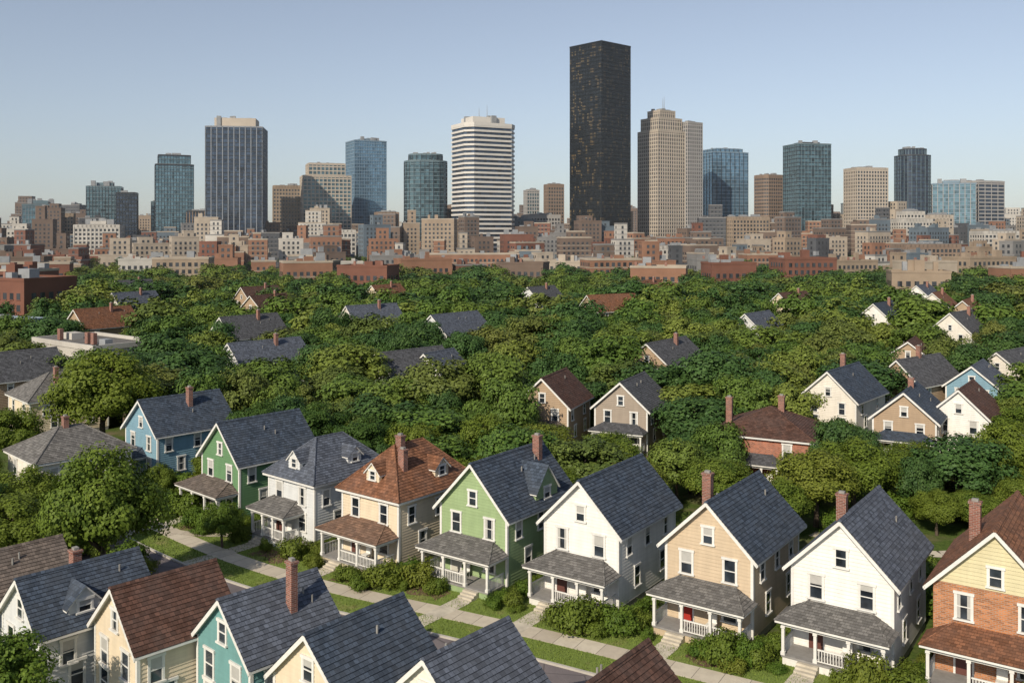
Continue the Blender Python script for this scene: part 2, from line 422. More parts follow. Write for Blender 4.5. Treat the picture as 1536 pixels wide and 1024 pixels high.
# near side, seen from behind
def near(name,x,y,th,wall,roof,chim=None,dorm=(),he=5.0,hr=7.5,w=5.4,d=5.6):
    house(name,x+.35*math.sin(math.radians(th)),y+.35*math.cos(math.radians(th)),th,w,d,he,hr,wall,roof,chim=chim,dorm=dorm,o=.35,detail=1,low=True)
near('grey_house',-34.2,57.5,42,LGREYW,TAUPE,he=4.5,hr=6.8)
near('pale_grey_house',-28.3,53.1,42,LGREYW,NAVY,chim=[(-1.3,3.6,5.4,7.6)],dorm=[('right',2.6,.9,5.25,5.75,6.7,2,2.3)],d=6.6,he=4.8,hr=7.2)
near('cream_cottage',-22,51,44,CREAMW,BROWN)
near('teal_house',-15.6,49.4,43,TEALW,SLATE,chim=[(1.3,3.4,6,8.9,.26)])
near('cream_cottage',-10.1,45.1,39,CREAMW,NAVY,d=6)
near('slate_roofed_house',-4.1,42.5,40,OFFW,SLATE,d=5.4)
near('brown_roofed_house',2.0,38.6,37,OFFW,BROWN,d=6.8)

# houses in the blocks behind
house('red_brick_house',26.5,99,28,10.5,9,5.4,7.9,REDB,BROWN,'hip',flat=True,chim=[(-4,2,5.4,8.9),(1,5,7,9)],porch_spec=(-3,2,1.6,-1),proof=DGREY,walk=False)
house('tan_house',46.2,110,32,7,9,5.2,8.2,TANW,NAVY,walk=False,porch_spec=(-3.2,3.2,1.8,0),chim=[(0,5,7,9.2)])
house('white_gabled_house',53.6,112,36,6.4,9,5.2,8.2,WHITEW,BROWN,detail=1)
house('pale_blue_house',67,136,36,7,9,4.8,7.6,BLUEW,SLATE,detail=1)
house('grey_gabled_house',57,138,52,7,12,5,8.2,TANW,DGREY,detail=1,chim=[(0,6,7,9.8)])
house('dark_roofed_house',42,124,40,7.4,11,5.2,8.6,OFFW,NAVY,detail=1,chim=[(-1,8,7,10)])
house('brown_gabled_house',3.8,117,22,6.8,9,5.6,8.8,TANW,BROWN,detail=1,porch_spec=(-3.2,3.2,1.8,0),proof=TAUPE,walk=False)
house('tan_gabled_house',13.4,115,26,6.8,9,5.6,8.6,paint((.34,.28,.22)),DGREY,detail=1,porch_spec=(-3.2,3.2,1.8,0),walk=False)
house('grey_roofed_cottage',-21,146,44,7.5,13,5.0,8.2,LGREYW,DGREY,detail=1)
house('white_cottage',-14,150,30,6,8,4.8,7.6,WHITEW,SLATE,detail=1)
house('blue_roofed_cottage',-17,198,40,9,14,5.8,9.6,LGREYW,SLATE,detail=1)
house('white_hip_house',-48.2,92,44,8,9,5.0,7.4,OFFW,GREYR,'hip',chim=[(0,4,6.5,8.3)])
house('cream_hip_house',-66,125,46,9,10,5.0,8.0,CREAMW,GREYR,'hip',chim=[(2,4,6.5,8.8)],detail=1)
house('brown_house',-76,134,40,8,10,6.2,9.6,TANW,DGREY,detail=1)
house('white_cottage',53,95,35,6,8,4.2,6.4,OFFW,GREYR,detail=1)
house('grey_roofed_cottage',52,208,40,8,12,5.4,9.0,LGREYW,SLATE,detail=1)
house('rust_roofed_house',20,246,60,9,15,6.8,10.6,TANW,RUST,detail=1)
house('grey_roofed_cottage',78,150,50,8,10,4.8,7.8,OFFW,DGREY,detail=1)
house('brown_house',70,165,30,8,10,4.8,7.8,TANW,BROWN,detail=1)
for nm,x,y,th,wl,rf in (('white_house',-58,186,40,WHITEW,DGREY),('brick_red_house',-96,205,35,TANW,RUST),('grey_roofed_cottage',-38,215,50,OFFW,SLATE),('tan_house',-70,250,30,TANW,BROWN),
    ('white_house',92,196,45,OFFW,DGREY),('brown_house',112,232,35,TANW,RUST),('tan_house',75,262,50,CREAMW,BROWN),('white_house',-112,262,35,WHITEW,SLATE),
    ('grey_house',5,290,40,LGREYW,DGREY),('cream_house',-45,300,35,CREAMW,RUST),('white_house',130,300,40,WHITEW,SLATE),
    ('grey_house',-46,152,44,LGREYW,SLATE),('tan_house',22,152,38,TANW,DGREY),('white_house',86,222,40,WHITEW,NAVY),('cream_house',118,262,36,OFFW,RUST),('brown_house',-84,290,40,TANW,BROWN),('grey_house',-140,330,40,OFFW,DGREY),('tan_house',45,330,40,TANW,RUST),('white_house',165,290,40,OFFW,SLATE)):
    house(nm,x,y,th,8.5,13,6.4 if y>170 else 5.6,10.2 if y>170 else 9.0,wl,rf,detail=1,chim=[(1,8,7.5,11.2 if y>170 else 10)])

# ------------------------------------------------------------------ flat roofed & downtown blocks
ROOFT=plain('roof_membrane',(.15,.14,.13),.9,.15,.35)
MECH=plain('roof_plant_metal',(.26,.27,.28),.6,.4,.2)
LRG=curtain_glass((.040,.044,.050),(1.4,1.4,3.3),.3,1.8,.25,0.0,0.0)
def block_mat(col): return plain('masonry',col,.85,.08,.25)
def lowrise(name,x,y,w,d,h,rot,wall,fh=3.4,ws=2.9,band=None,chim=0,ww=1.6,wh=1.9,annex=False):
    mb=MB()
    def body(cx0,cy0,w,d,z0,h):
        hw,hd=w/2,d/2
        mb.box(cx0-hw,cx0+hw,cy0-hd,cy0+hd,z0,h-.4,wall)
        for a in ((-hw-.15,hw+.15,-hd-.15,-hd+.25),(-hw-.15,hw+.15,hd-.25,hd+.15),(-hw-.15,-hw+.25,-hd+.25,hd-.25),(hw-.25,hw+.15,-hd+.25,hd-.25)):
            mb.box(cx0+a[0],cx0+a[1],cy0+a[2],cy0+a[3],h-.4,h+.5,band or wall)
        mb.box(cx0-hw+.25,cx0+hw-.25,cy0-hd+.25,cy0+hd-.25,h-.4,h-.1,ROOFT)
        zb=max(z0,0); nf=max(1,int((h-zb-.8)/fh))
        for fx in (0,1,3):
            ln=w if fx%2==0 else d
            F=[lambda u,o,z:(cx0+u,cy0-hd-o,z),lambda u,o,z:(cx0+hw+o,cy0+u,z),None,lambda u,o,z:(cx0-hw-o,cy0+u,z)][fx]
            n=max(1,int((ln-1.5)/ws))
            for k in range(nf):
                zz=zb+.9+k*fh
                for i in range(n):
                    u=(i+.5-n/2)*ws
                    mb.poly([F(u-ww/2,.03,zz),F(u+ww/2,.03,zz),F(u+ww/2,.03,zz+wh),F(u-ww/2,.03,zz+wh)],LRG)
                    mb.box(u-ww/2-.1,u+ww/2+.1,0,.16,zz-.22,zz-.02,band or wall,F)
                if band and k: mb.box(-ln/2,ln/2,0,.12,zz-.75,zz-.45,band,F)
    hw,hd=w/2,d/2
    body(0,0,w,d,-.3,h)
    r=random.Random(int(abs(x*13+y*7)))
    if annex and r.random()<.6:   # stepped upper storeys
        aw,ad=w*r.uniform(.35,.6),d*r.uniform(.5,.75); body(r.uniform(-1,1)*(w-aw)*.35,0,aw,ad,h-.1,h+r.choice((1,2,3))*fh+.8)
    for i in range(r.randint(2,6)):
        a,b=r.uniform(-hw*.75,hw*.75),r.uniform(-hd*.7,hd*.7); s=r.uniform(.8,min(w,d)*.14)
        mb.box(a-s,a+s,b-s*.7,b+s*.7,h-.1,h+r.uniform(1,4.2),MECH if r.random()<.5 else wall)
    for i in range(chim):
        a=r.uniform(-hw*.9,hw*.9); mb.box(a-.5,a+.5,-hd*.5,-hd*.5+.7,h,h+2.0,CHB)
    FOOT.append((x,y,max(w,d)/2))
    return mb.obj(name,None,(x,y,0),math.radians(rot))
WSTUC=block_mat((.50,.47,.42)); BRKR=block_mat((.18,.080,.055)); BRKO=block_mat((.26,.138,.088)); BEI=block_mat((.40,.34,.27)); GRY=block_mat((.21,.205,.20))
LGT=block_mat((.48,.455,.41)); BRN=block_mat((.155,.112,.088)); TAN=block_mat((.31,.24,.175)); BLG=block_mat((.22,.28,.33)); DKB=block_mat((.08,.084,.092)); BGL=block_mat((.12,.155,.185))
lowrise('white_flat_roofed_building',-77,172,22,12,7.2,-38,WSTUC,chim=3)
lowrise('brick_building',-150,284,28,18,13.5,-25,BRKR,chim=2)
lowrise('blue_grey_building',-122,222,18,12,6.4,-25,BLG)
lowrise('brick_building',-92,150,10,10,7,-40,BRKR)
for x,y,w,d,h,wl in ((-210,410,30,18,14,BRKR),(-160,455,26,16,15,TAN),(-95,430,22,16,14,BRKO),(-250,470,30,18,15,BRN),(-45,470,26,16,14,BRKO),(5,430,22,14,13.5,BRN),
    (48,455,26,16,14.5,BRKO),(95,410,20,14,14,BRKR),(140,450,26,18,15,BRKR),(190,430,22,16,14,BEI),(235,470,30,18,15,TAN),(265,420,22,16,14,BRN),(-190,360,24,14,13,BRKR),(-60,390,22,14,13.5,BRKR),(60,380,22,14,13.5,BRKO),
    (150,345,20,14,13,TAN),(205,375,20,14,13.5,BRKO),(-300,480,26,16,14,BRKO),(30,500,26,16,12,BEI),(-200,510,26,16,13,LGT),(110,505,26,16,13,GRY),(290,510,26,16,13,BRKR),(-110,510,28,16,12,BRN),(185,515,28,16,12,TAN)):
    lowrise('brick_building' if wl in (BRKR,BRKO) else 'apartment_building',x,y,w,d,h,random.choice((-14,8,14,20)),wl,band=random.choice((None,BEI)),chim=random.choice((0,2)))

def tower(name,x,y,rot,tiers,gl,span,pier,fh=3.9,sp_h=1.3,psp=3.0,pw=.5,pr=.35,shape='rect',pent=None,antenna=0,pentmat=None,topband=None):
    mb=MB()
    for (w,d,z0,z1) in tiers:
        hw,hd=w/2,d/2
        if shape=='rect': fp=[(-hw,-hd),(hw,-hd),(hw,hd),(-hw,hd)]
        elif shape=='cham':
            c=min(w,d)*.16; fp=[(-hw+c,-hd),(hw-c,-hd),(hw,-hd+c),(hw,hd-c),(hw-c,hd),(-hw+c,hd),(-hw,hd-c),(-hw,-hd+c)]
        else:
            fp=[]
            for i in range(20):
                t=2*math.pi*(i+.5)/20; cc,ss=math.cos(t),math.sin(t)
                fp.append((hw*abs(cc)**.65*(1 if cc>0 else -1),hd*abs(ss)**.65*(1 if ss>0 else -1)))
        def slab(zz0,zz1,off,mat):
            sx=(hw+off)/hw; sy=(hd+off)/hd
            P=[(a*sx,b*sy,zz0) for a,b in fp]; mb.extr(P,(0,0,zz1-zz0),mat)
        slab(z0-.5,z1-.6,0,gl)
        nf=int((z1-z0)/fh); f=(z1-z0)/nf
        for k in range(nf): 
            slab(z0+k*f,z0+k*f+sp_h,pr,span)
        slab(z1-sp_h*1.6,z1,pr+.12,topband or span)
        slab(z1,z1+.3,-1.0,ROOFT)
        n=len(fp)
        if pw>0:
            for i in range(n):
                a=Vector(fp[i]);b=Vector(fp[(i+1)%n]); ln=(b-a).length; dr=(b-a)/ln; nr=Vector((dr.y,-dr.x))
                c=max(1,round(ln/psp))
                for j in range(c+1):
                    if j==c and shape!='rect': continue
                    p=a+dr*(ln*j/c); q0=p-dr*pw/2-nr*.2; q1=p+dr*pw/2-nr*.2; ex=nr*(pr+.32)
                    if shape=='rect' and j in (0,c): ex=nr*(pr+.2)
                    mb.hexa([(q0.x+ex.x,q0.y+ex.y,z0),(q1.x+ex.x,q1.y+ex.y,z0),(q1.x,q1.y,z0),(q0.x,q0.y,z0),
                             (q0.x+ex.x,q0.y+ex.y,z1-.3),(q1.x+ex.x,q1.y+ex.y,z1-.3),(q1.x,q1.y,z1-.3),(q0.x,q0.y,z1-.3)],pier)
    w,d,_,zt=tiers[-1]
    r=random.Random(int(abs(x)+zt))
    if pent:
        pw_,pd_,ph=pent; mb.box(-pw_/2,pw_/2,-pd_/2,pd_/2,zt,zt+ph,pentmat or span); zt2=zt+ph
    else: zt2=zt
    for i in range(7):
        a,b=r.uniform(-w*.33,w*.33),r.uniform(-d*.33,d*.33); s=r.uniform(1,3)
        mb.box(a-s,a+s,b-s,b+s,zt+.3,zt2+r.uniform(.8,2.5),MECH)
    for i in range(antenna):
        a=r.uniform(-5,5); mb.tube((a,i*2-2,zt2),(a,i*2-2,zt2+r.uniform(9,16)),.35,.12,MECH,5)
    FOOT.append((x,y,max(tiers[0][0],tiers[0][1])/2))
    return mb.obj(name,None,(x,y,0),math.radians(rot))

TEALG=curtain_glass((.10,.18,.225)); BLUEG=curtain_glass((.13,.235,.33),(2.8,2.8,3.9),.6,1.5,.1,0.0,.5); DKTEAL=curtain_glass((.052,.095,.115),(2.6,2.6,3.8),.35,2.2)
BLKG=curtain_glass((.012,.016,.020),(2.1,2.1,3.8),.5,2.0,.15,.16,.1); DKBL=curtain_glass((.032,.048,.075),(3.0,3.0,3.9),.4,1.9,.15)
NEUG=curtain_glass((.042,.048,.056),(2.6,2.6,3.6),.35,1.8,.15,0.0,.1)
MTEAL=plain('teal_spandrel',(.12,.175,.20),.35,.05,.2); MBLUE=plain('blue_spandrel',(.18,.26,.33),.3,.05,.15); MDK=plain('dark_mullion',(.036,.043,.052),.45,.05,.2)
MBLK=plain('black_steel',(.008,.010,.012),.4,.05,.2); LGRID=plain('pale_mullion',(.25,.27,.30),.5,.05,.15); WHC=plain('white_concrete',(.62,.59,.54),.8,.05,.12)
BEC=plain('beige_stone',(.46,.40,.33),.85,.05,.15); BRC=plain('brown_stone',(.24,.175,.13),.85,.05,.2); GRC=plain('grey_concrete',(.35,.335,.32),.85,.05,.15)

tower('glass_office_building',-505,1000,25,[(34,26,0,58)],TEALG,MTEAL,LGRID,pw=.3,pent=(14,10,4))
tower('brown_office_building',-474,980,20,[(26,20,0,48)],NEUG,TAN,TAN,pw=1.1,sp_h=1.6)
tower('dark_glass_tower',-436,1000,18,[(34,26,0,77)],DKTEAL,MTEAL,MDK,pent=(16,10,4))
tower('dark_glass_tower',-408,990,18,[(20,20,0,70)],DKBL,MDK,MDK)
tower('glass_office_building',-388,1030,18,[(18,18,0,62)],TEALG,MTEAL,MDK)
tower('white_apartment_building',-336,760,12,[(34,18,0,34)],NEUG,LGT,LGT,fh=3.3,sp_h=1.4,psp=3.2,pw=1.3,pent=(12,8,3))
tower('teal_glass_tower',-362,1000,22,[(38,30,0,100),(32,26,100,110)],TEALG,MTEAL,MDK,sp_h=.9,pw=.25,topband=MDK)
tower('dark_blue_tower',-265,900,8,[(52,40,0,128)],DKBL,MDK,LGRID,sp_h=.7,psp=5.2,pw=.7,topband=LGRID,pent=(38,26,8.5),pentmat=BEC)
tower('tan_tower',-241,1010,15,[(34,26,0,78)],NEUG,TAN,TAN,pw=1.2,sp_h=1.7)
tower('stepped_glass_tower',-200,1000,18,[(50,34,0,88),(38,30,88,101)],DKTEAL,BEC,BEC,sp_h=1.2,psp=4.2,pw=.9)
tower('blue_glass_tower',-169,1080,28,[(38,32,0,133)],BLUEG,MBLUE,MBLUE,sp_h=.8,pw=.25,pent=(16,12,3))
tower('round_glass_tower',-88,950,10,[(43,34,0,100),(34,26,100,107)],DKTEAL,MTEAL,MDK,shape='round',sp_h=1.0,pw=.4,psp=5)
tower('white_banded_tower',-28,900,28,[(52,42,0,131)],DKBL,WHC,WHC,shape='cham',fh=4.3,sp_h=1.9,pw=0,pr=.8,pent=(34,26,6.5),pentmat=WHC,antenna=2,topband=WHC)
tower('black_skyscraper',85,900,42,[(41,41,0,207)],BLKG,MBLK,MBLK,fh=3.8,sp_h=1.1,psp=2.1,pw=.4,pr=.25,topband=MBLK)
tower('art_deco_tower',152,950,33,[(36,30,0,130),(31,26,130,143),(20,18,143,151)],NEUG,BEC,BEC,fh=3.8,sp_h=1.2,psp=3.0,pw=1.1,pr=.35,antenna=2)
tower('grey_stone_tower',178,962,33,[(20,30,0,140)],NEUG,GRC,GRC,fh=3.8,sp_h=1.2,psp=3.0,pw=1.1)
tower('blue_glass_tower',236,1050,20,[(46,34,0,117),(34,30,117,121)],BLUEG,MBLUE,MDK,sp_h=.7,psp=6,pw=.5)
tower('brown_tower',276,1000,25,[(28,22,0,89)],NEUG,BRC,BRC,fh=3.6,sp_h=1.7,pw=.6,shape='cham')
tower('dark_teal_tower',300,950,12,[(36,30,0,117)],DKTEAL,MDK,MTEAL,sp_h=.8,pw=.5,psp=3.6,topband=MTEAL,pent=(20,16,2))
tower('beige_tower',360,950,12,[(34,24,0,93)],NEUG,BEC,BEC,fh=3.5,sp_h=1.3,psp=3.0,pw=1.0)
tower('round_dark_tower',429,1000,10,[(33,30,0,110),(26,22,110,117)],DKBL,MDK,MTEAL,shape='round',pw=.5,psp=4,sp_h=.8)
tower('wide_glass_building',472,1000,-20,[(42,30,0,80)],TEALG,MBLUE,GRC,sp_h=.9,psp=5,pw=.6,pent=(20,14,3))
tower('grey_office_building',508,1010,20,[(36,26,0,83)],DKBL,GRC,GRC,sp_h=1.3,psp=8,pw=.6)
tower('brown_tower',47,1050,15,[(18,16,0,82)],NEUG,BRC,BRC,sp_h=1.5,pw=1)
tower('grey_office_building',22,1060,15,[(14,14,0,76)],DKTEAL,GRC,GRC,sp_h=1.2,pw=.8)
tower('beige_office_building',363,850,14,[(30,20,0,40),(18,14,40,47)],NEUG,LGT,LGT,fh=3.5,sp_h=1.5,psp=3.4,pw=1.3)
tower('beige_office_building',395,870,14,[(22,18,0,44)],NEUG,BEC,BEC,fh=3.5,sp_h=1.5,psp=3.4,pw=1.3)
tower('white_office_building',420,800,8,[(46,20,0,29)],NEUG,LGT,LGT,fh=3.5,sp_h=1.5,psp=3.6,pw=1.0)
tower('brown_brick_building',310,700,10,[(44,20,0,19)],NEUG,BRC,BRC,fh=3.5,sp_h=1.5,psp=3.4,pw=1.0)
tower('beige_office_building',215,860,14,[(36,22,0,42)],NEUG,TAN,TAN,fh=3.5,sp_h=1.5,psp=3.2,pw=1.2)
tower('beige_office_building',118,690,14,[(34,18,0,18)],NEUG,LGT,LGT,fh=3.4,sp_h=1.5,psp=3.2,pw=1.3)
tower('brown_tower',-125,930,14,[(22,18,0,48)],NEUG,BRC,BRC,fh=3.6,sp_h=1.5,psp=3,pw=1.0)
tower('grey_office_building',30,960,14,[(34,22,0,46)],NEUG,GRC,GRC,fh=3.6,sp_h=1.5,psp=3,pw=1.0)
tower('dark_office_building',-320,960,14,[(26,20,0,50)],DKBL,MDK,BRC,fh=3.6,sp_h=1.0,psp=3,pw=.8)
tower('grey_office_building',255,1120,14,[(40,24,0,66)],NEUG,GRC,GRC,fh=3.6,sp_h=1.5,psp=3,pw=1.0)
tower('tan_office_building',330,1010,14,[(26,20,0,58)],NEUG,TAN,TAN,fh=3.6,sp_h=1.5,psp=3,pw=1.0)
tower('brown_tower',-60,1080,14,[(26,20,0,60)],NEUG,BRC,BRC,fh=3.6,sp_h=1.5,psp=3,pw=1.0)
tower('glass_office_building',400,1080,14,[(30,20,0,62)],DKTEAL,MTEAL,GRC,fh=3.6,sp_h=1.0,psp=3,pw=.6)
tower('white_office_building',-150,800,14,[(30,18,0,30)],NEUG,LGT,LGT,fh=3.5,sp_h=1.4,psp=3.2,pw=1.1)
lowrise('brick_warehouse',-28,640,64,20,13,6,BRKO,band=BEI)
lowrise('brick_building',176,650,32,16,12.5,8,BRKO,band=BEI)

PLACED=[(f[0],f[1],f[2]) for f in FOOT if f[1]>500]
def okpos(x,y,r):
    for a,b,c in PLACED:
        if (a-x)**2+(b-y)**2<(r+c*.9)**2: return False
    return True
pal=[(BRKR,'brick_building'),(BRKO,'brick_building'),(BRKR,'brick_building'),(BRKO,'brick_building'),(BEI,'beige_building'),(BEI,'beige_building'),(GRY,'grey_building'),(LGT,'white_building'),(BRN,'brown_building'),(TAN,'tan_building'),(BRN,'brown_building'),(DKB,'dark_building'),(TAN,'tan_building'),(BGL,'blue_grey_building')]
def fill(n,y0,y1,h0,h1,w0,w1):
    c=0;t=0
    while c<n and t<n*14:
        t+=1
        y=random.uniform(y0,y1); x=random.uniform(-.68*y,.68*y); w=random.uniform(w0,w1); d=random.uniform(w0*.7,w1*.7)
        if not okpos(x,y,w*.42): continue
        h=h0+(h1-h0)*random.random()**1.6; wall,nm=random.choice(pal)
        if h>28 and wall in (BRKR,BRKO): wall,nm=(BRN,'brown_building')
        PLACED.append((x,y,w*.42)); c+=1
        lowrise(nm,x,y,w,d,h,random.choice([8,12,18,14,-6,28]),wall,band=random.choice([None,None,BEI,GRY]),fh=3.6,ws=3.4,annex=True)
fill(50,560,660,7,14,12,26)
fill(100,660,780,9,26,12,26)
fill(105,780,930,14,42,14,28)
fill(65,930,1080,26,58,16,28)
fill(85,1100,1500,32,68,22,40)

# ------------------------------------------------------------------ ground, street
def flatmat_ground():
    m,nt,b=newmat('ground')
    geo=N(nt,'ShaderNodeNewGeometry').outputs['Position']
    n1=noise(nt,geo,.18,6); n2=noise(nt,geo,3.0,5,.7); n3=noise(nt,geo,.02,4)
    g=mixc(nt,maprange(nt,n2,.35,.7,0,1),(.040,.070,.015),(.11,.155,.035))
    g=mixc(nt,maprange(nt,n1,.50,.68,0,.85),g,(.17,.135,.085))
    sep=N(nt,'ShaderNodeSeparateXYZ'); L(nt,geo,sep.inputs[0])
    far=maprange(nt,sep.outputs[1],480,620,0,1)
    u=mixc(nt,n3,(.09,.09,.085),(.15,.14,.125))
    L(nt,mixc(nt,far,g,u),b.inputs['Base Color']); b.inputs['Roughness'].default_value=1
    b.inputs['Specular IOR Level'].default_value=.1
    bump(nt,b,n2,.6,.05)
    return m
GROUND=flatmat_ground()
mb=MB(); mb.poly([(-25000,-300,0),(25000,-300,0),(25000,30000,0),(-25000,30000,0)],GROUND); mb.obj('ground')

def mat_grass():
    m,nt,b=newmat('lawn')
    geo=N(nt,'ShaderNodeNewGeometry').outputs['Position']
    n1=noise(nt,geo,.5,6); n2=noise(nt,geo,12.0,4,.7)
    g=mixc(nt,maprange(nt,n2,.3,.7,0,1),(.090,.145,.020),(.200,.255,.045))
    g=mixc(nt,maprange(nt,n1,.54,.74,0,.7),g,(.25,.21,.09))
    L(nt,g,b.inputs['Base Color']); b.inputs['Roughness'].default_value=1
    bump(nt,b,n2,.8,.04); return m
def mat_walk():
    m,nt,b=newmat('sidewalk')
    uv=N(nt,'ShaderNodeUVMap').outputs[0]
    br=N(nt,'ShaderNodeTexBrick'); L(nt,uv,br.inputs['Vector']); br.offset=0
    br.inputs['Scale'].default_value=1; br.inputs['Brick Width'].default_value=1.6; br.inputs['Row Height'].default_value=1.8
    br.inputs['Mortar Size'].default_value=.02
    br.inputs['Color1'].default_value=(.46,.40,.315,1);br.inputs['Color2'].default_value=(.58,.52,.41,1);br.inputs['Mortar'].default_value=(.14,.12,.10,1)
    n1=noise(nt,uv,1.5,6)
    c=mixc(nt,maprange(nt,n1,.4,.7,0,.4),br.outputs['Color'],(.34,.29,.23))
    L(nt,c,b.inputs['Base Color']); b.inputs['Roughness'].default_value=.9; return m
def mat_road():
    m,nt,b=newmat('asphalt')
    geo=N(nt,'ShaderNodeNewGeometry').outputs['Position']
    n1=noise(nt,geo,.35,6); n2=noise(nt,geo,25,3)
    v=N(nt,'ShaderNodeTexVoronoi',feature='DISTANCE_TO_EDGE'); v.inputs['Scale'].default_value=.35; 
    L(nt,geo,v.inputs['Vector'])
    c=mixc(nt,maprange(nt,n1,.3,.7,0,1),(.125,.108,.112),(.20,.17,.172))
    c=mixc(nt,maprange(nt,n2,.4,.7,0,.4),c,(.08,.075,.08))
    c=mixc(nt,maprange(nt,v.outputs['Distance'],0,.02,.8,0),c,(.04,.038,.038))
    L(nt,c,b.inputs['Base Color']); b.inputs['Roughness'].default_value=.9; return m
GRASS=mat_grass(); WALK=mat_walk(); ROAD=mat_road(); KERB=plain('kerb_stone',(.46,.43,.38),.9,1.0,.2); SOIL=plain('flower_bed_soil',(.15,.095,.06),1,3,.4)
LINE=[(-33,94.5),(-27.8,89),(-19.6,81.6),(-11.8,76.2),(-3,71.8),(5.4,67.3),(13.4,62.5),(20.6,58.2),(28.4,54.3),(45,44.5),(75,27)]
def resample(P,step=1.5):
    out=[]
    for i in range(len(P)-1):
        a,b=Vector(P[i]),Vector(P[i+1]); n=max(1,int((b-a).length/step))
        for k in range(n): out.append(a.lerp(b,k/n))
    out.append(Vector(P[-1]))
    for _ in range(12): out=[out[0]]+[(out[i-1]+out[i]*2+out[i+1])/4 for i in range(1,len(out)-1)]+[out[-1]]
    return out
LP=resample(LINE); LN=[]
for i in range(len(LP)):
    d=(LP[min(i+1,len(LP)-1)]-LP[max(i-1,0)]).normalized(); LN.append(Vector((d.y,-d.x)))
def ribbon(name,o0,o1,z,mat):
    mb=MB(); s=0
    for i in range(len(LP)-1):
        a,b=LP[i],LP[i+1]; na,nb=LN[i],LN[i+1]; l=(b-a).length
        A=a+na*o0;B=b+nb*o0;C=b+nb*o1;D=a+na*o1
        mb.poly([(A.x,A.y,z),(B.x,B.y,z),(C.x,C.y,z),(D.x,D.y,z)],mat,[(s,.02),(s+l,.02),(s+l,abs(o1-o0)),(s,abs(o1-o0))])
        mb.poly([(D.x,D.y,z),(C.x,C.y,z),(C.x,C.y,-.05),(D.x,D.y,-.05)],mat); mb.poly([(A.x,A.y,z),(B.x,B.y,z),(B.x,B.y,-.05),(A.x,A.y,-.05)],mat)
        s+=l
    return mb.obj(name)
ribbon('front_lawn',-.5,4.796,.07,GRASS)
ribbon('sidewalk',4.8,6.5,.1,WALK)
ribbon('grass_verge',6.504,8.9,.085,GRASS)
ribbon('kerb',8.904,9.1,.14,KERB)
ribbon('road',9.104,15.0,.012,ROAD)
ribbon('kerb',15.004,15.2,.14,KERB)
ribbon('grass_verge',15.204,16.8,.085,GRASS)
ribbon('sidewalk',16.804,18.2,.1,WALK)
def strip(name,pts,wd,z,mat):
    mb=MB(); P=resample(pts,2); s=0
    for i in range(len(P)-1):
        d=(P[i+1]-P[i]).normalized(); n=Vector((d.y,-d.x))*wd/2; l=(P[i+1]-P[i]).length
        q=[P[i]+n,P[i+1]+n,P[i+1]-n,P[i]-n]
        mb.poly([(a.x,a.y,z) for a in q],mat,[(s,0),(s+l,0),(s+l,wd),(s,wd)]); s+=l
    return mb.obj(name)
strip('garden_path',[(27,84),(36,76),(46,84),(60,94)],1.6,.02,WALK)
strip('garden_path',[(36,76),(44,66),(58,54)],1.8,.024,WALK)
strip('garden_lawn',[(40,77),(50,83),(62,90)],4.2,.012,GRASS)
strip('garden_lawn',[(44,72),(52,64),(62,56)],4.2,.008,GRASS)
strip('garden_path',[(-31,84.5),(-26,80.5),(-22,84)],1.0,.11,WALK)

def grass_mesh():
    n=60000
    idx=RNG.integers(3,len(LP)-14,n); 
    P=np.array([[p.x,p.y] for p in LP]);Q=np.array([[p.x,p.y] for p in LN])
    t=RNG.random(n)[:,None]; base=P[idx]*(1-t)+P[idx+1]*t; nr=Q[idx]
    zone=RNG.random(n); off=np.where(zone<.55,RNG.uniform(0,4.7,n),RNG.uniform(6.55,8.85,n))
    xy=base+nr*off[:,None]
    h=RNG.uniform(.05,.15,n); a=RNG.uniform(0,2*np.pi,n); w=RNG.uniform(.02,.045,n)
    dx=np.cos(a)*w;dy=np.sin(a)*w
    V=np.zeros((n,3,3)); V[:,0,0]=xy[:,0]-dx;V[:,0,1]=xy[:,1]-dy;V[:,0,2]=.07
    V[:,1,0]=xy[:,0]+dx;V[:,1,1]=xy[:,1]+dy;V[:,1,2]=.07
    V[:,2,0]=xy[:,0]+RNG.normal(0,.04,n);V[:,2,1]=xy[:,1]+RNG.normal(0,.04,n);V[:,2,2]=.07+h
    me=bpy.data.meshes.new('lawn_grass'); me.from_pydata(V.reshape(-1,3).tolist(),[],np.arange(n*3).reshape(-1,3).tolist())
    me.materials.append(GRASS); o=bpy.data.objects.new('lawn_grass',me); COL.objects.link(o)
grass_mesh()

